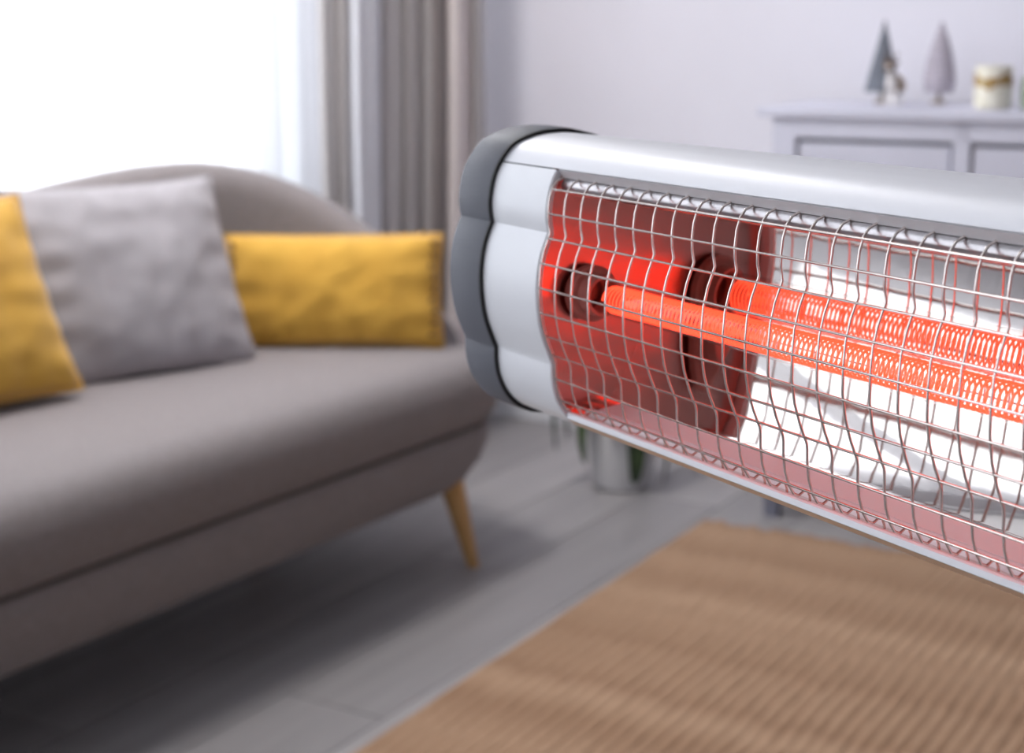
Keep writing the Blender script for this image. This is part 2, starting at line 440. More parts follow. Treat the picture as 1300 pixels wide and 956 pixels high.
# ================================================================== SOFA
SO = R(57.0)
sofa = tag(empty('sofa', (-.341, 2.606, 0), SO), 'taupe fabric sofa with curved wraparound back and oak legs', 'sofa')
X0, X1, Y0, Y1 = -1.22, .615, -.02, .645
def plan(ax=0, ay=0, rf=.13, rb=.34, n=10):
    """rounded plan outline inset by ax at the ends and ay at front and back"""
    x0, x1, y0, y1 = X0 + ax, X1 - ax, Y0 + ay, Y1 - ay * .6
    P = []
    def arc(cx_, cy_, rr, a0, a1):
        for k in range(n + 1):
            a_ = R(a0 + (a1 - a0) * k / n); P.append((cx_ + rr * math.cos(a_), cy_ + rr * math.sin(a_)))
    def seg(p, q_, k):
        for i in range(1, k): P.append((p[0] + (q_[0] - p[0]) * i / k, p[1] + (q_[1] - p[1]) * i / k))
    arc(x1 - rf, y0 + rf, rf, -90, 0); arc(x1 - rb, y1 - rb, rb, 0, 90)
    seg((x1 - rb, y1), (x0 + rb, y1), 12)
    arc(x0 + rb, y1 - rb, rb, 90, 180); arc(x0 + rf, y0 + rf, rf, 180, 270)
    seg((x0 + rf, y0), (x1 - rf, y0), 16)
    return P
def ring(z, ax, ay, **k): return [Vector((x, y, z)) for x, y in plan(ax, ay, **k)]
base = [ring(.165, .16, .06), ring(.168, .11, .028), ring(.185, .07, .014), ring(.215, .035, .006), ring(.25, .012, .002), ring(.278, .006, .004), ring(.286, .014, .012)]
obj('base', *loft(base, True, True, True), M['sofa'], sofa, smooth=50)
cush = [ring(.288, .016, .014), ring(.294, .004, .003), ring(.32, -.008, -.008), ring(.36, -.010, -.010), ring(.395, -.002, -.001), ring(.416, .014, .018), ring(.428, .04, .05), ring(.435, .10, .12), ring(.438, .2, .22, rf=.1, rb=.1)]
obj('seat_cushion', *loft(cush, True, True, True), M['sofa'], sofa, smooth='all')
obj('seam_cord', *tube([Vector((x, y, .287)) for x, y in plan(.012, .010)] + [Vector((*plan(.012, .010)[0], .287))], .0045, 6), M['sofa_seam'], sofa, smooth='all')
# curved back: swept cross-section around the right end, the back and the left end
def back_path():
    rb = .33; x0, x1, y1 = X0 + .055, X1 - .055, Y1 - .055
    P = []
    ys = Y0 + .13
    for k in range(8): P.append((x1, ys + (y1 - rb - ys) * k / 8))
    for k in range(13):
        a_ = R(90 * k / 12); P.append((x1 - rb + rb * math.cos(a_), y1 - rb + rb * math.sin(a_)))
    for k in range(1, 24): P.append((x1 - rb + (x0 - x1 + 2 * rb) * k / 24, y1))
    for k in range(13):
        a_ = R(90 + 90 * k / 12); P.append((x0 + rb + rb * math.cos(a_), y1 - rb + rb * math.sin(a_)))
    for k in range(1, 9): P.append((x0, y1 - rb + (ys - y1 + rb) * k / 8))
    return [Vector((x, y, 0)) for x, y in P]
bp_ = back_path(); L = [0]
for i in range(1, len(bp_)): L.append(L[-1] + (bp_[i] - bp_[i - 1]).length)
rings = []
for i, p in enumerate(bp_):
    t = (bp_[min(i + 1, len(bp_) - 1)] - bp_[max(i - 1, 0)]).normalized(); nrm = Vector((t.y, -t.x, 0))
    s_ = min(L[i], L[-1] - L[i]); g = math.sin(math.pi / 2 * min(1, s_ / .58)) ** .9
    h = .455 + .332 * g - .045 * smoothstep((s_ - .62) / .62); th = .034 + .026 * g; lean = .036 * g
    z_b = .30
    cs = [(-th, z_b), (-th, .42), (-th + lean * .5, (h + .42) / 2)]
    for k in range(9):
        a_ = R(180 - 180 * k / 8); cs.append((lean + th * math.cos(a_), h - th + th * math.sin(a_)))
    cs += [(th + lean * .6, (h + .30) / 2), (th - .004, z_b)]
    rings.append([p + nrm * o_ + Vector((0, 0, z_)) for o_, z_ in cs])
obj('backrest', *loft(rings, True, True, True), M['sofa'], sofa, smooth='all')
def sofa_leg(tx, ty, fx, fy):
    top, bot = Vector((tx, ty, .185)), Vector((fx, fy, 0.0)); rr = []
    for k in range(9):
        w = k / 8; c = top.lerp(bot, w); r_ = .026 - .014 * w
        rr.append([c + Vector((r_ * math.cos(2 * math.pi * j / 16), r_ * math.sin(2 * math.pi * j / 16), 0)) for j in range(16)])
    obj('leg', *loft(rr, True, True, True), M['oak'], sofa, smooth=True)
fw = on_z(601, 719, 0); dl = fw - Vector((-.341, 2.606, 0))
lx = dl.x * math.cos(SO) + dl.y * math.sin(SO); ly = -dl.x * math.sin(SO) + dl.y * math.cos(SO)
sofa_leg(lx - .035, ly + .03, lx, ly)
sofa_leg(lx - .06, .50, lx + .01, .57)
sofa_leg(X0 + X1 - lx + .035, ly + .03, X0 + X1 - lx, ly)
sofa_leg(X0 + X1 - lx + .06, .50, X0 + X1 - lx - .01, .57)
def sofa_pt(t, n, z): return Vector((-.341 + t * math.cos(SO) - n * math.sin(SO), 2.606 + t * math.sin(SO) + n * math.cos(SO), z))

# ------------------------------------------------------------------ cushions
def pillow(name, w, h, th, m, seed, pinch=.055, wr=.006, n=30):
    V, Fc = [], []
    idx = {}
    for side in (1, -1):
        for i in range(n + 1):
            for j in range(n + 1):
                a, b = -1 + 2 * i / n, -1 + 2 * j / n
                edge = i in (0, n) or j in (0, n)
                if edge and side == -1: idx[(side, i, j)] = idx[(1, i, j)]; continue
                x = a * w / 2 * (1 - pinch * (1 - b * b) * abs(a) ** 3); y = b * h / 2 * (1 - pinch * (1 - a * a) * abs(b) ** 3)
                f = max(0, (1 - a ** 2) * (1 - b ** 2)) ** .42
                z = side * th / 2 * f
                nz = noise.noise(Vector((x * 9 + seed, y * 9, side * 3.0))) * wr * 2 * f + noise.noise(Vector((x * 26 + seed, y * 26, side))) * wr * f
                # gathers that run in from the seams
                e = max(abs(a), abs(b)); nz += wr * 1.1 * math.sin((x if abs(b) > abs(a) else y) * 95 + seed) * max(0, e - .55) / .45 * f
                idx[(side, i, j)] = len(V); V.append(Vector((x, y, z + nz)))
        for i in range(n):
            for j in range(n):
                q_ = [idx[(side, i, j)], idx[(side, i + 1, j)], idx[(side, i + 1, j + 1)], idx[(side, i, j + 1)]]
                Fc.append(q_ if side == 1 else q_[::-1])
    return obj(name, V, Fc, m, None, smooth='all')
def place_pillow(o, center, face, roll=0.0, lean=0.0):
    """face: horizontal direction the front looks at; lean tips the top backwards"""
    fz = Vector((face[0], face[1], 0)).normalized()
    zax = (fz * math.cos(lean) + Vector((0, 0, 1)) * math.sin(lean)).normalized()
    xax = Vector((0, 0, 1)).cross(zax).normalized(); yax = zax.cross(xax)
    mr = Matrix((xax, yax, zax)).transposed().to_4x4() @ Matrix.Rotation(roll, 4, 'Z')
    o.matrix_world = Matrix.Translation(center) @ mr
FRONT = (math.sin(SO), -math.cos(SO))
def rim(o, w, h, m, pinch):
    pts = []
    for k in range(96):
        s_ = k / 96 * 4; e, f_ = int(s_), (s_ % 1) * 2 - 1
        a, b = [(f_, -1), (1, f_), (-f_, 1), (-1, -f_)][e]
        pts.append(Vector((a * w / 2 * (1 - pinch * (1 - b * b) * abs(a) ** 3), b * h / 2 * (1 - pinch * (1 - a * a) * abs(b) ** 3), 0)))
    obj('piping', *tube(pts + [pts[0]], .0035, 6), m, o, smooth='all')
g = pillow('cushion', .43, .385, .14, M['greyp'], 3.1)
place_pillow(g, sofa_pt(.015, .435, .598), (FRONT[0] - .12, FRONT[1] - .30), R(0), R(25)); rim(g, .43, .385, M['greyp'], .055)
tag(g, 'light grey square cushion standing between two mustard cushions', 'cushion')
y1 = pillow('cushion', .41, .355, .14, M['yellow'], 8.4)
place_pillow(y1, sofa_pt(-.405, .44, .603), (FRONT[0] - .1, FRONT[1] - .2), R(3), R(26)); rim(y1, .41, .355, M['yellow'], .055)
tag(y1, 'square mustard yellow cushion leaning beside the grey cushion', 'cushion')
pb0, pb1 = sofa_pt(.255, .386, 0), sofa_pt(.48, .067, 0)
lum = pillow('cushion', .43, .225, .12, M['yellow'], 5.7, pinch=.03)
dlum = (pb1 - pb0).normalized(); nlum = (dlum.y, -dlum.x)
place_pillow(lum, (pb0 + pb1) / 2 + Vector((-nlum[0] * .045, -nlum[1] * .045, .543)) + Vector((-.02, -.006, 0)), nlum, 0, R(16)); rim(lum, .43, .225, M['yellow'], .03)
tag(lum, 'oblong mustard yellow lumbar cushion at the curved sofa end', 'cushion')
sv, sf = box(-.004, .004, -.0035, .0035, -.006, .006, .001)
sd = None
for k in range(9):
    for sx in (-1, 1):
        o = obj('stitch', sv, sf, M['yellow_dark'], lum, data=sd); sd = o.data
        o.location = (sx * (.196 - .004 * math.cos(k * 2.1)), -.09 + k * .0225, .020 + .006 * (1 - (k - 4) ** 2 / 16))
        o.rotation_euler = (0, sx * .9, k * .3)

# ================================================================== SIDEBOARD
foot = on_z(981, 654, 0)
sb = tag(empty('sideboard', (foot.x, foot.y, 0), R(-27)), 'blue grey painted sideboard against the pale lilac wall', 'sideboard')
W_, D_, TOP = .776, .36, .892
fy = -.02
obj('worktop', *box(-.055, W_ + .03, fy - .010, D_, TOP - .020, TOP, .004), M['side'], sb)
obj('carcass', *join(box(-.022, 0.0, 0.012, D_, .14, TOP - .03), box(W_ - .022, W_, .012, D_, .14, TOP - .03),
                     box(-.022, W_, D_ - .01, D_, .14, TOP - .03), box(-.022, W_, .03, D_, .14, .16), box(.0, W_ - .02, .03, .04, .14, TOP - .03)), M['side_in'], sb)
st, dv, pw = .050, .034, .323
xs = [-.022, -.022 + st + pw, -.022 + st + 2 * pw + dv]
for k, x in enumerate(xs):
    wd = dv if k == 1 else st
    obj('stile', *box(x, x + wd, fy, .03, .14, TOP - .0202, .002), M['side'], sb)
obj('rail', *box(-.022 + st, xs[2], fy, .03, TOP - .062, TOP - .0202, .002), M['side'], sb)
obj('rail', *box(-.022 + st, xs[2], fy, .03, .14, .19, .002), M['side'], sb)
for k in range(2):
    x = -.022 + st + k * (pw + dv)
    obj('rail', *box(x, x + pw, fy, .03, .635, .66, .002), M['side'], sb)
    dr = obj('drawer', *box(x + .006, x + pw - .006, fy + .006, .028, .664, TOP - .071, .003), M['side'], sb)
    obj('knob', *[[Vector((x + pw / 2 + v.x, fy + .006 - v.z, .735 + v.y)) for v in vv] if i == 0 else vv for i, vv in enumerate(lathe([(.004, 0), (.004, .012), (.011, .016), (.012, .022), (.008, .026), (.0, .027)], 16))], M['brass'], dr, smooth=True)
    dd = obj('door', *join(box(x + .004, x + pw - .004, fy + .014, .028, .194, .631), box(x + .004, x + .05, fy + .004, .02, .194, .631, .002), box(x + pw - .05, x + pw - .004, fy + .004, .02, .194, .631, .002),
                           box(x + .05, x + pw - .05, fy + .004, .02, .194, .24, .002), box(x + .05, x + pw - .05, fy + .004, .02, .585, .631, .002)), M['side'], sb)
    kx = x + (pw - .03 if k == 0 else .03)
    obj('knob', *[[Vector((kx + v.x, fy + .004 - v.z, .45 + v.y)) for v in vv] if i == 0 else vv for i, vv in enumerate(lathe([(.004, 0), (.004, .012), (.011, .016), (.012, .022), (.008, .026), (.0, .027)], 16))], M['brass'], dd, smooth=True)
for x, y in ((-.022, fy), (W_ - .06, fy), (-.022, D_ - .042), (W_ - .06, D_ - .042)):
    lv, lf = box(x, x + .042, y, y + .042, 0, .14, .002)
    for v in lv:
        if v.z < .05: v.x += (x + .021 - v.x) * .25; v.y += (y + .021 - v.y) * .25
    obj('leg', lv, lf, M['side_leg'], sb)
SB = R(-27)
def sb_px(px, depth):
    """point of the sideboard top at pixel column px, `depth` behind its front"""
    d = ray(px, 130); n = Vector((-math.sin(SB), math.cos(SB), 0)); k = (depth + foot.dot(n)) / d.dot(n)
    p = cC + d * k; return Vector((p.x, p.y, TOP))
# small cone trees
def cone_tree(px, depth, h, r_, m, label, belly):
    e = tag(empty('tree_ornament', sb_px(px, depth), 0), label, 'ornament', 'little cone trees on the sideboard')
    obj('trunk', *lathe([(.016, 0), (.017, .006), (.006, .010), (.006, .035)], 14), M['trunk'], e, smooth=True)
    V, Fc = [], []
    n, k = 40, 22
    rings = []
    for i in range(k + 1):
        w = i / k; z = .028 + (h - .028) * w; rr = r_ * ((1 - w) if not belly else (1 - w ** 1.9) * (.80 + .2 * min(1, w * 6)))
        rings.append([Vector(((rr * (1 + .10 * ((j + i) % 2)) + .0008) * math.cos(2 * math.pi * j / n), (rr * (1 + .10 * ((j + i) % 2)) + .0008) * math.sin(2 * math.pi * j / n), z - .004 * (j % 2))) for j in range(n)])
    obj('bristles', *loft(rings, True, True, True), m, e, smooth=False)
cone_tree(1119, .22, .180, .035, M['tree_grey'], 'slate grey cone tree ornament behind the small deer figurine', False)
cone_tree(1191, .26, .176, .032, M['tree_mauve'], 'pale mauve bullet shaped tree ornament standing close to the wall', True)
# deer figurine
dp = sb_px(1133, .09)
deer = tag(empty('deer_figurine', dp, SB), 'small white and brown deer figurine in front of the slate cone tree', 'figurine')
def skin(name, nodes, edges_, m, parent, sub=2):
    me = bpy.data.meshes.new(name); me.from_pydata([n_[0] for n_ in nodes], edges_, []); me.materials.append(m)
    o = bpy.data.objects.new(name, me); COL.objects.link(o); o.parent = parent
    md = o.modifiers.new('skin', 'SKIN'); md.use_smooth_shade = True
    for i, n_ in enumerate(nodes):
        sv_ = me.skin_vertices[0].data[i]; sv_.radius = (n_[1], n_[1]); sv_.use_root = (i == 0)
    ss = o.modifiers.new('sub', 'SUBSURF'); ss.levels = sub; ss.render_levels = sub
    return o
# standing deer, chest towards the room; body one continuous skin
nd = [((0, .012, .045), .013), ((0, -.012, .048), .0135), ((0, -.022, .062), .009), ((0, -.026, .078), .0075), ((0, -.034, .086), .0085), ((0, -.048, .083), .0045),
      ((-.008, -.018, .028), .006), ((-.009, -.020, .013), .0038), ((-.009, -.021, .002), .0042),
      ((.008, -.018, .028), .006), ((.009, -.020, .013), .0038), ((.009, -.021, .002), .0042),
      ((0, .030, .042), .012),
      ((-.009, .032, .028), .0065), ((-.009, .038, .016), .0040), ((-.009, .035, .002), .0042),
      ((.009, .032, .028), .0065), ((.009, .038, .016), .0040), ((.009, .035, .002), .0042), ((0, .044, .046), .004)]
ed = [(0, 1), (1, 2), (2, 3), (3, 4), (4, 5), (1, 6), (6, 7), (7, 8), (1, 9), (9, 10), (10, 11), (0, 12), (12, 13), (13, 14), (14, 15), (12, 16), (16, 17), (17, 18), (12, 19)]
db = skin('body', nd, ed, M['deer_w'], deer)
obj('hood', *lathe([(.0115, .074), (.0125, .084), (.0115, .093), (.007, .098), (.0, .099)], 18, 0, -.033), M['deer_b'], db, smooth=True)
obj('cape', *loft([[Vector((.0165 * math.cos(2 * math.pi * j / 18) * s_ + .004, .013 + yy + .030 * math.sin(2 * math.pi * j / 18) * s_, z)) for j in range(18)] for z, s_, yy in ((.034, 1.02, 0), (.046, 1.05, 0), (.057, .86, -.003), (.064, .5, -.008), (.067, .16, -.012))], True, False, True), M['deer_t'], db, smooth=True)
for s_ in (-1, 1):
    obj('antler', *join(tube([(s_ * .004, -.030, .094), (s_ * .010, -.028, .104), (s_ * .012, -.027, .116)], [.0016, .0014, .0008], 6), tube([(s_ * .010, -.028, .104), (s_ * .017, -.030, .110)], [.0013, .0007], 6)), M['deer_b'], db, smooth=True)
    obj('ear', *tube([(s_ * .006, -.030, .090), (s_ * .013, -.028, .093), (s_ * .018, -.027, .092)], [.002, .0035, .0008], 8), M['deer_b'], db, smooth=True)
# candle jars
def candle(px, depth, r_, h, mj, label):
    e = tag(empty('candle_jar', sb_px(px, depth), .4), label, 'candle', 'candle jars on the sideboard')
    obj('glass', *lathe([(r_ * .86, 0), (r_ * .97, .004), (r_, .012), (r_, h), (r_ * .95, h + .001), (r_ * .93, h - .002), (r_ * .93, .010), (0.0, .008)], 40), mj, e, smooth=True)
    b_ = obj('wax', *lathe([(r_ * .925, .011), (r_ * .925, h * .80), (.0, h * .795)], 32), M['wax'], e, smooth=True)
    obj('wick', *tube([(0, 0, h * .78), (.001, 0, h * .9)], .001, 6), M['wick'], b_)
    return e
c1 = candle(1260, .10, .0375, .086, M['jar'], 'cream candle jar with a brown gold band on the sideboard')
rings = []
for z_, k in ((.046, 0), (.046, 1), (.066, 1), (.066, 0)):
    rings.append([Vector(((.0376 + .0008 * k) * math.cos(2 * math.pi * j / 60), (.0376 + .0008 * k) * math.sin(2 * math.pi * j / 60), z_ + .0045 * math.sin(3 * 2 * math.pi * j / 60) + (.003 if z_ > .05 else -.003) * math.sin(7 * 2 * math.pi * j / 60))) for j in range(60)])
obj('band', *loft(rings, True), M['jar_band'], c1, smooth=True)
candle(1316, .13, .033, .062, M['jar_g'], 'pale green candle jar at the far side of the cream one')

# ================================================================== PLANT
pp = on_z(789, 616, 0)
plant = tag(empty('potted_plant', (pp.x, pp.y, 0), .3), 'white round pot of dark drooping leaves on the floor past the sofa', 'plant')
obj('pot', *lathe([(.052, 0), (.062, .004), (.074, .05), (.080, .11), (.079, .150), (.074, .152), (.072, .140), (.0, .139)], 36), M['pot'], plant, smooth=True)
obj('soil', *lathe([(.072, .134), (.072, .142), (.05, .146), (.0, .148)], 24), M['soil'], plant, smooth=True)
def leaf(tip, apex, wid):
    p0 = Vector((random.uniform(-.02, .02), random.uniform(-.02, .02), .145))
    pts = catmull([p0, p0.lerp(apex, .6) + Vector((0, 0, .02)), apex, apex.lerp(tip, .55) + (Vector((apex.x, apex.y, 0)).normalized() * .02), tip], 5)
    V, Fc = [], []; n = len(pts)
    for i, p in enumerate(pts):
        t = (pts[min(i + 1, n - 1)] - pts[max(i - 1, 0)]).normalized(); rad = Vector((apex.x, apex.y, 0)).normalized()
        s_ = t.cross(Vector((-rad.y, rad.x, 0))); wv = Vector((-rad.y, rad.x, 0)); nn = t.cross(wv).normalized()
        w_ = i / (n - 1); ww = wid * (.12 + .88 * math.sin(math.pi * min(1, w_ * .97 + .0)) ** .8) * (0.05 if i == n - 1 else 1)
        for k, d in ((-1, .25), (-.5, .05), (0, -.12), (.5, .05), (1, .25)):
            V.append(p + wv * ww * k * .5 + nn * ww * d * .5)
    for i in range(n - 1):
        for k in range(4): Fc.append([i * 5 + k, i * 5 + k + 1, (i + 1) * 5 + k + 1, (i + 1) * 5 + k])
    o = obj('leaf', V, Fc, M['leaf'], plant, smooth='all')
    sl = o.modifiers.new('thickness', 'SOLIDIFY'); sl.thickness = .001
def plant_local(v):
    d = v - pp; c, s_ = math.cos(.3), math.sin(.3); return Vector((d.x * c + d.y * s_, -d.x * s_ + d.y * c, d.z))
for px, py, dy, wid, ah in ((706, 572, -.02, .045, .30), (722, 556, .03, .045, .33), (743, 590, -.06, .045, .26), (772, 552, -.09, .04, .28), (806, 616, -.10, .055, .24),
                            (842, 616, -.02, .045, .27), (832, 560, .05, .034, .33), (765, 520, .06, .034, .36), (850, 560, .02, .03, .30)):
    tip = plant_local(on_y(px, py, pp.y + dy)); rad = Vector((tip.x, tip.y, 0))
    if rad.length < .09: rad = rad.normalized() * .095; tip = Vector((rad.x, rad.y, tip.z))
    leaf(tip, Vector((rad.x * .72, rad.y * .72, ah)), wid)

# ================================================================== RUG
rc = on_z(893, 664, .0)
RA = R(-30.0)
rug = tag(empty('jute_rug', (rc.x, rc.y, 0), RA), 'tan woven jute rug on the grey floor', 'rug')
RW, RL = 1.55, 2.3
obj('backing', *box(0, RW, -RL, 0, .0005, .006, .001), M['jute_dark'], rug)
NB = 62; bw = RW / NB
variants = []
for ph0, fq in ((0, 1.15), (2.3, .93), (4.4, 1.32), (1.1, 1.05)):
    sec = []
    for k in range(116):
        y = -RL * k / 115; ph = ph0 + k * fq
        sec.append([Vector((bw * .52 * math.cos(a_) * (1 + .05 * math.sin(ph)) + .0014 * math.sin(ph * .37), y, .006 + (.0034 + .0008 * math.sin(ph)) * math.sin(a_))) for a_ in [math.pi * j / 5 for j in range(6)]])
    variants.append([loft(sec, False), None])
for k in range(NB):
    vr = variants[random.randrange(4)]
    o = obj('braid_row', *vr[0], M['jute'], rug, smooth='all', data=vr[1]); vr[1] = o.data
    o.location = ((k + .5) * bw, random.uniform(-.012, .012), 0)

# ================================================================== HEATER (main subject)
AX = Vector((-0.511025, 0.859566, 0)); OX, OY, OZ = .0124, .612335, .950551
HA = math.atan2(AX.y, AX.x)
TP, MP = -.335, -.112                       # the stand pole in heater coordinates
mvec = Vector((-AX.y, AX.x, 0))
hb_ = Vector((OX, OY, 0)) + AX * TP + mvec * MP
heater = tag(empty('infrared_heater', hb_, HA), 'silver infrared heater with wire grille, glowing orange tube and charcoal end caps', 'heater')
def H(t, m, z): return Vector((t - TP, m / 1000.0 - MP, z / 1000.0 + OZ))      # t in metres, m and z in millimetres
T_BEZ, T_CAP, T_END = .0, .042, .070
T_FAR = -.655
# front outline with three lobes (m, z), read from the photograph
LOBES = [[(-22.2, 56.3), (-12.6, 53), (-6.0, 46), (-2.7, 39.4), (-1.1, 31.9), (-1.05, 26.5), (-1.9, 21.5)],
         [(-1.9, 21.5), (1.4, 13.4), (3.1, 5.0), (3.5, -2.7), (2.8, -11.4), (.9, -20.0), (-3.6, -31.0)],
         [(-3.6, -31.0), (-3.8, -37.5), (-5.2, -44.2), (-8.9, -51.4), (-14.3, -56.8), (-21.5, -60.2)]]
def lobes(n=4):
    P = []
    for lb in LOBES:
        c = catmull([(a, b, 0) for a, b in lb], n); P += [(p.x, p.y) for p in (c if not P else c[1:])]
    return P
FRONT_P = lobes()
BACKP = [(p.x, p.y) for p in catmull([(-21.5, -60.2, 0), (-40, -62, 0), (-64, -56, 0), (-84, -36, 0), (-91, -4, 0), (-84, 28, 0), (-64, 49, 0), (-42, 56.5, 0), (-30, 57.2, 0), (-22.2, 56.3, 0)], 5)]
FULL = FRONT_P + BACKP[1:-1]
CM, CZ = -42.0, -2.0
def grow(P, d):
    """offset an outline outwards by d millimetres"""
    out = []; n = len(P)
    for i in range(n):
        a, b = Vector(P[i - 1]), Vector(P[(i + 1) % n]); t = (b - a).normalized(); nn = Vector((-t.y, t.x))
        c = Vector((P[i][0] - CM, P[i][1] - CZ))
        if nn.dot(c) < 0: nn = -nn
        out.append((P[i][0] + nn.x * d, P[i][1] + nn.y * d))
    return out
def ringH(P, t): return [H(t, m_, z_) for m_, z_ in P]
i_seam = min(range(len(FRONT_P)), key=lambda i: abs(FRONT_P[i][1] - 46.0) + abs(FRONT_P[i][0] + 6))
# aluminium shell: from the seam over the top, round the back, to the lower rail
lowi = min(range(len(FRONT_P)), key=lambda i: abs(FRONT_P[i][1] + 56.8) + abs(FRONT_P[i][0] + 14.3))
pa_, pb_ = Vector(FRONT_P[i_seam - 1]), Vector(FRONT_P[i_seam])
se = pb_ + (pa_ - pb_).normalized() * .55           # a hairline gap is left at the seam
shell = FRONT_P[lowi:] + BACKP[1:-1] + FRONT_P[:i_seam] + [(se.x, se.y)]
inner = grow(shell, -1.2)
inner = [(a, b) for a, b in inner]
for nm, (t0, t1) in dict(housing=(T_FAR - T_CAP, T_CAP)).items():
    so, si = shell, inner
    prof = so + si[::-1]
    obj(nm, *loft([ringH(prof, t1), ringH(prof, t0)], True, True, True), M['alu'], heater, smooth=45)
# end bezels and caps at both ends
def bezel_end(ta, tb):
    """ta = opening edge, tb = cap side"""
    P = FRONT_P[i_seam:lowi + 1]
    P_out = grow(FULL, -.05)[i_seam:lowi + 1]
    Pi = grow(FULL, -2.2)[i_seam:lowi + 1]
    prof_rings = []
    s_ = 1 if tb > ta else -1
    rings = [[H(ta + s_ * .0002, *p) for p in grow(FULL, -3.0)[i_seam:lowi + 1]], [H(ta, *p) for p in grow(FULL, -.6)[i_seam:lowi + 1]],
             [H(ta + s_ * .0006, *p) for p in P_out], [H(tb, *p) for p in P_out], [H(tb, *p) for p in Pi], [H(ta + s_ * .004, *p) for p in Pi], [H(ta + s_ * .0002, *p) for p in grow(FULL, -3.0)[i_seam:lowi + 1]]]
    return loft(rings, False)
obj('end_bezel', *bezel_end(T_BEZ, T_CAP), M['bezel'], heater, smooth=28)
obj('end_bezel', *bezel_end(T_FAR, T_FAR - T_CAP), M['bezel'], heater, smooth=28)
def end_cap(ta, s_):
    steps = [(.0, 1.0), (.0004, 1.5), (.0014, 1.9), (.014, 2.2), (.0235, 2.0), (.0262, 1.2), (.0278, -.8), (.0284, -4), (.0285, -12)]
    rings = [ringH(grow(FULL, d), ta + s_ * t) for t, d in steps]
    c = obj('end_cap', *loft(rings, True, False, True), M['cap'], heater, smooth=28)
    r2 = [ringH(grow(FULL, -2.5), ta - s_ * .0002), ringH(grow(FULL, 1.62), ta - s_ * .0002), ringH(grow(FULL, 1.62), ta + s_ * .0009), ringH(grow(FULL, -2.5), ta + s_ * .0009)]
    obj('rim_gasket', *loft(r2 + [r2[0]], True), M['cap_rim'], c, smooth=28)
end_cap(T_CAP, 1); end_cap(T_FAR - T_CAP, -1)
# polished trough
# reflector section: gently concave behind the tube, curling forward below, closed towards the top
ZC = 14.0
def tilt(z):
    if z > 9: return math.asin(5 / 230.0) - (z - 9) / 260.0
    e = math.asin((ZC - max(z, -11)) / 230.0)
    if z < -11:
        tb = [(-11, 6.2), (-15, 12.0), (-20, 17.0), (-25, 21.2), (-30, 25.0), (-40, 32.5), (-52, 39.5)]
        for (za, ea), (zb, eb) in zip(tb, tb[1:]):
            if zb <= z <= za: e = R(ea + (eb - ea) * (za - z) / (za - zb))
    return e
mz, zz = -56.4, -1.0
up, dn = [(mz, zz)], []
while zz < 37:
    mz += -math.tan(tilt(zz)) * 1.0; zz += 1.0; up.append((mz, zz))
mz, zz = -56.4, -1.0
while zz > -50:
    mz += math.tan(tilt(zz)) * 1.0; zz -= 1.0; dn.append((mz, zz))
TR = [(-14, -53.4), (-25, -53.4), (dn[-1][0] + 1.5, -52.3)] + dn[::-1] + up + [(up[-1][0] + 6, 40.2), (-40, 41), (-16, 41.0)]
tt = [T_BEZ + .007 + (T_FAR - .014 - T_BEZ) * k / 8 for k in range(9)]
obj('reflector', *loft([[H(t, *p) for p in TR] + [H(t, *p) for p in grow(TR, 1.0)[::-1]] for t in tt], True, True, True), M['reflector'], heater, smooth=60)
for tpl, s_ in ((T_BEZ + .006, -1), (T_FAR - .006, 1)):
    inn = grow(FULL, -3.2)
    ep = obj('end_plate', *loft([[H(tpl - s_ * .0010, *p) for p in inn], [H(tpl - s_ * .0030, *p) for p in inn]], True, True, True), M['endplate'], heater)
# upper lip under the shell edge, rolled steel strip that carries the wire ends
def bar(P, t0, t1, nm, m, parent=heater, smooth=40):
    return obj(nm, *loft([[H(t0, *p) for p in P], [H(t1, *p) for p in P]], True, True, True), m, parent, smooth=smooth)
bar([(-6.6, 45.8), (-7.6, 44.6), (-8.8, 42.6), (-11.5, 42.4), (-16, 44), (-16, 46), (-8, 47)], T_BEZ, T_FAR, 'upper_lip', M['lip'])
rp = [(-10.8 + 3.4 * math.cos(R(a_)), 39.6 + 3.4 * math.sin(R(a_))) for a_ in range(-120, 121, 20)] + [(-17, 42.5), (-17, 37.5)]
bar(rp, T_BEZ - .001, T_FAR, 'rolled_edge', M['roll'])
# lower rail
bar([(-12.2, -51.7), (-11.3, -52.1), (-11.3, -54.3), (-12.0, -54.7), (-13.6, -54.6), (-13.6, -51.9)], T_BEZ - .0005, T_FAR, 'bottom_rail', M['rail'], smooth=30)
bar([(-11.9, -54.75), (-14.6, -57.3), (-15.5, -56.4), (-13.6, -54.75)], T_BEZ - .0005, T_FAR, 'underside_strip', M['under'], smooth=30)
bar([(-13.6, -53.6), (-18.6, -53.6), (-19.4, -51.6), (-21.6, -51.0), (-22.6, -52.4), (-25, -52.4), (-25.8, -54.5), (-13.6, -54.8)], T_BEZ - .002, T_FAR, 'lower_lip', M['rail'], smooth=30)
bar([(-25.5, -52.2), (dn[-1][0] + 1.2, -50.9), (dn[-1][0] + .4, -50.2), (dn[-1][0], -51.5), (dn[-1][0], -54.5), (-25.5, -54.5)], T_BEZ - .002, T_FAR, 'floor_strip', M['rail'], smooth=30)
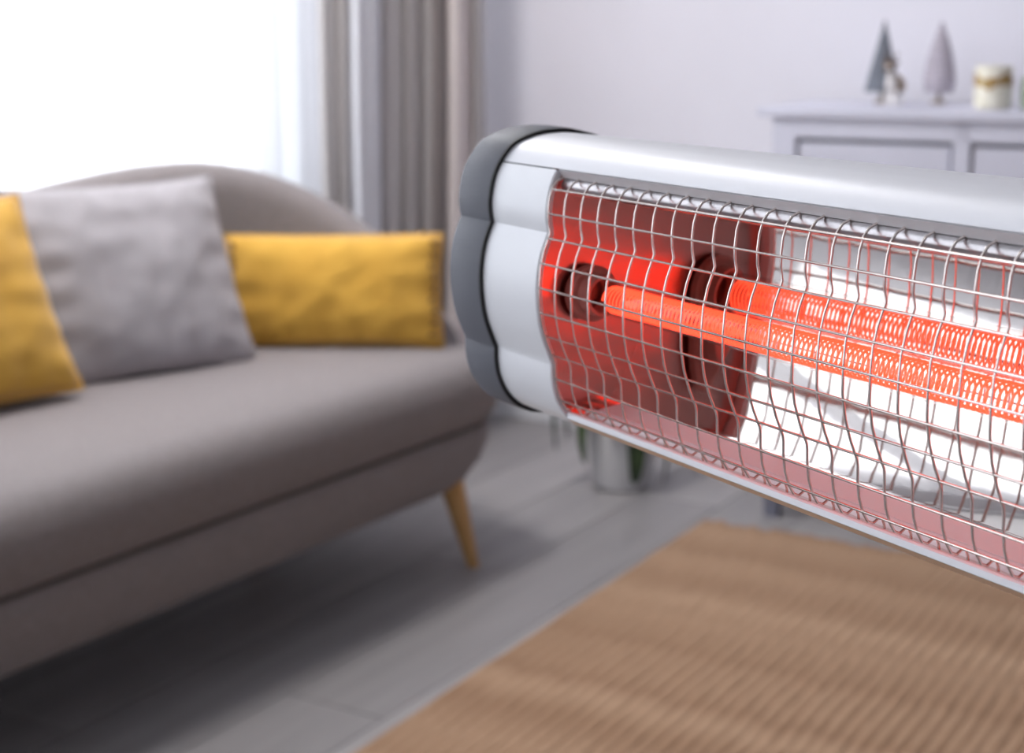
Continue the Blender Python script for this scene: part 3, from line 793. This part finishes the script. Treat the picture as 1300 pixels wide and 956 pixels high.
# quartz tube with coil
TM, TZ = -24.5, -4.7
def circ(t, r_, n=28): return [H(t, TM + r_ * math.cos(2 * math.pi * k / n), TZ + r_ * math.sin(2 * math.pi * k / n)) for k in range(n)]
tubeo = obj('quartz_tube', *loft([circ(T_BEZ + .005, 6.9), circ(T_FAR - .005, 6.9)], True, True, True), M['quartz'], heater, smooth=40)
pitch, cr_, wr_ = .00240, 5.2, .44
t_a, t_b = T_BEZ - .013, T_FAR + .013
nturn = int((t_a - t_b) / pitch); per = 18
path = []
for i in range(nturn * per + 1):
    a_ = 2 * math.pi * i / per; jit = .25 * math.sin(i * .0131) + .15 * math.sin(i * .047)
    path.append(H(t_a - pitch * i / per, TM + (cr_ + .12 * math.sin(i * .021)) * math.cos(a_) + jit * .3, TZ + cr_ * math.sin(a_) - .35 + jit * .3))
obj('coil', *tube(path, wr_ / 1000, 5), M['coil'], tubeo, smooth='all')
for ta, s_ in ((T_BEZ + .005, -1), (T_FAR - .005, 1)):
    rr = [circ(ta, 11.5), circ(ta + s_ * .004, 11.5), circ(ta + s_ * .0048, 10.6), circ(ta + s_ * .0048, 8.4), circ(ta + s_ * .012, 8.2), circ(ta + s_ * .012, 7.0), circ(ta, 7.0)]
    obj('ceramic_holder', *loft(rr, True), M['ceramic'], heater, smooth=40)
# wire grille: every wire is a part
WZ = [(-11.5, 42.6), (-8.6, 42.9), (-5.6, 41.6), (-3.6, 39.3), (-2.2, 35), (-1.6, 30), (-1.7, 25.5), (-2.6, 21.6), (-2.3, 20.6), (.2, 14.5), (1.8, 8), (2.4, 0), (2.2, -8), (.7, -16), (-1.8, -23), (-4.9, -29.6), (-5.2, -31.4),
      (-5.4, -36), (-6.4, -42), (-8.2, -46.8), (-10.4, -50.0), (-12.6, -50.9), (-14.8, -49.7), (-16.6, -50.1), (-17.4, -52.0), (-17.6, -53.8)]
wpath = [H(0, a, b) for a, b in WZ]
vv, vf = tube(wpath, .00046, 7)
wd = None
N_COL = int((T_BEZ - T_FAR) / .01155)
for k in range(N_COL + 1):
    o = obj('grille_wire', vv, vf, M['wire'], heater, smooth='all', data=wd); wd = o.data
    o.location = (-.0007 - .01155 * k, 0, 0)
ROWS = [(-3.2, 38.6), (-1.5, 29.2), (-1.6, 19.4), (1.6, 9.8), (2.6, 0.2), (1.9, -9.8), (-.6, -19.3), (-4.0, -27.4), (-5.4, -37.3), (-7.6, -46.2)]
for m_, z_ in ROWS:
    obj('grille_wire', *tube([H(T_BEZ - .0008, m_ + .1, z_), H(T_FAR + .0008, m_ + .1, z_)], .00048, 7), M['wire'], heater, smooth='all')
# tripod stand that carries the heater (right of the frame)
obj('bracket', *box(-.03, .03, -.03, .035, OZ - .035, OZ + .03, .004), M['black'], heater)
obj('stand_pole', *tube([(0, 0, .06), (0, 0, .55), (0, 0, .551), (0, 0, OZ)], [.016, .016, .0125, .0125], 20), M['black'], heater, smooth=True)
obj('clamp_collar', *lathe([(.013, .53), (.021, .535), (.021, .565), (.013, .57)], 20), M['black'], heater, smooth=True)
for k in range(3):
    a_ = R(100 + 120 * k); c, s_ = math.cos(a_), math.sin(a_)
    obj('stand_leg', *tube([(.012 * c, .012 * s_, .20), (.30 * c, .30 * s_, .012)], .010, 12), M['black'], heater, smooth=True)
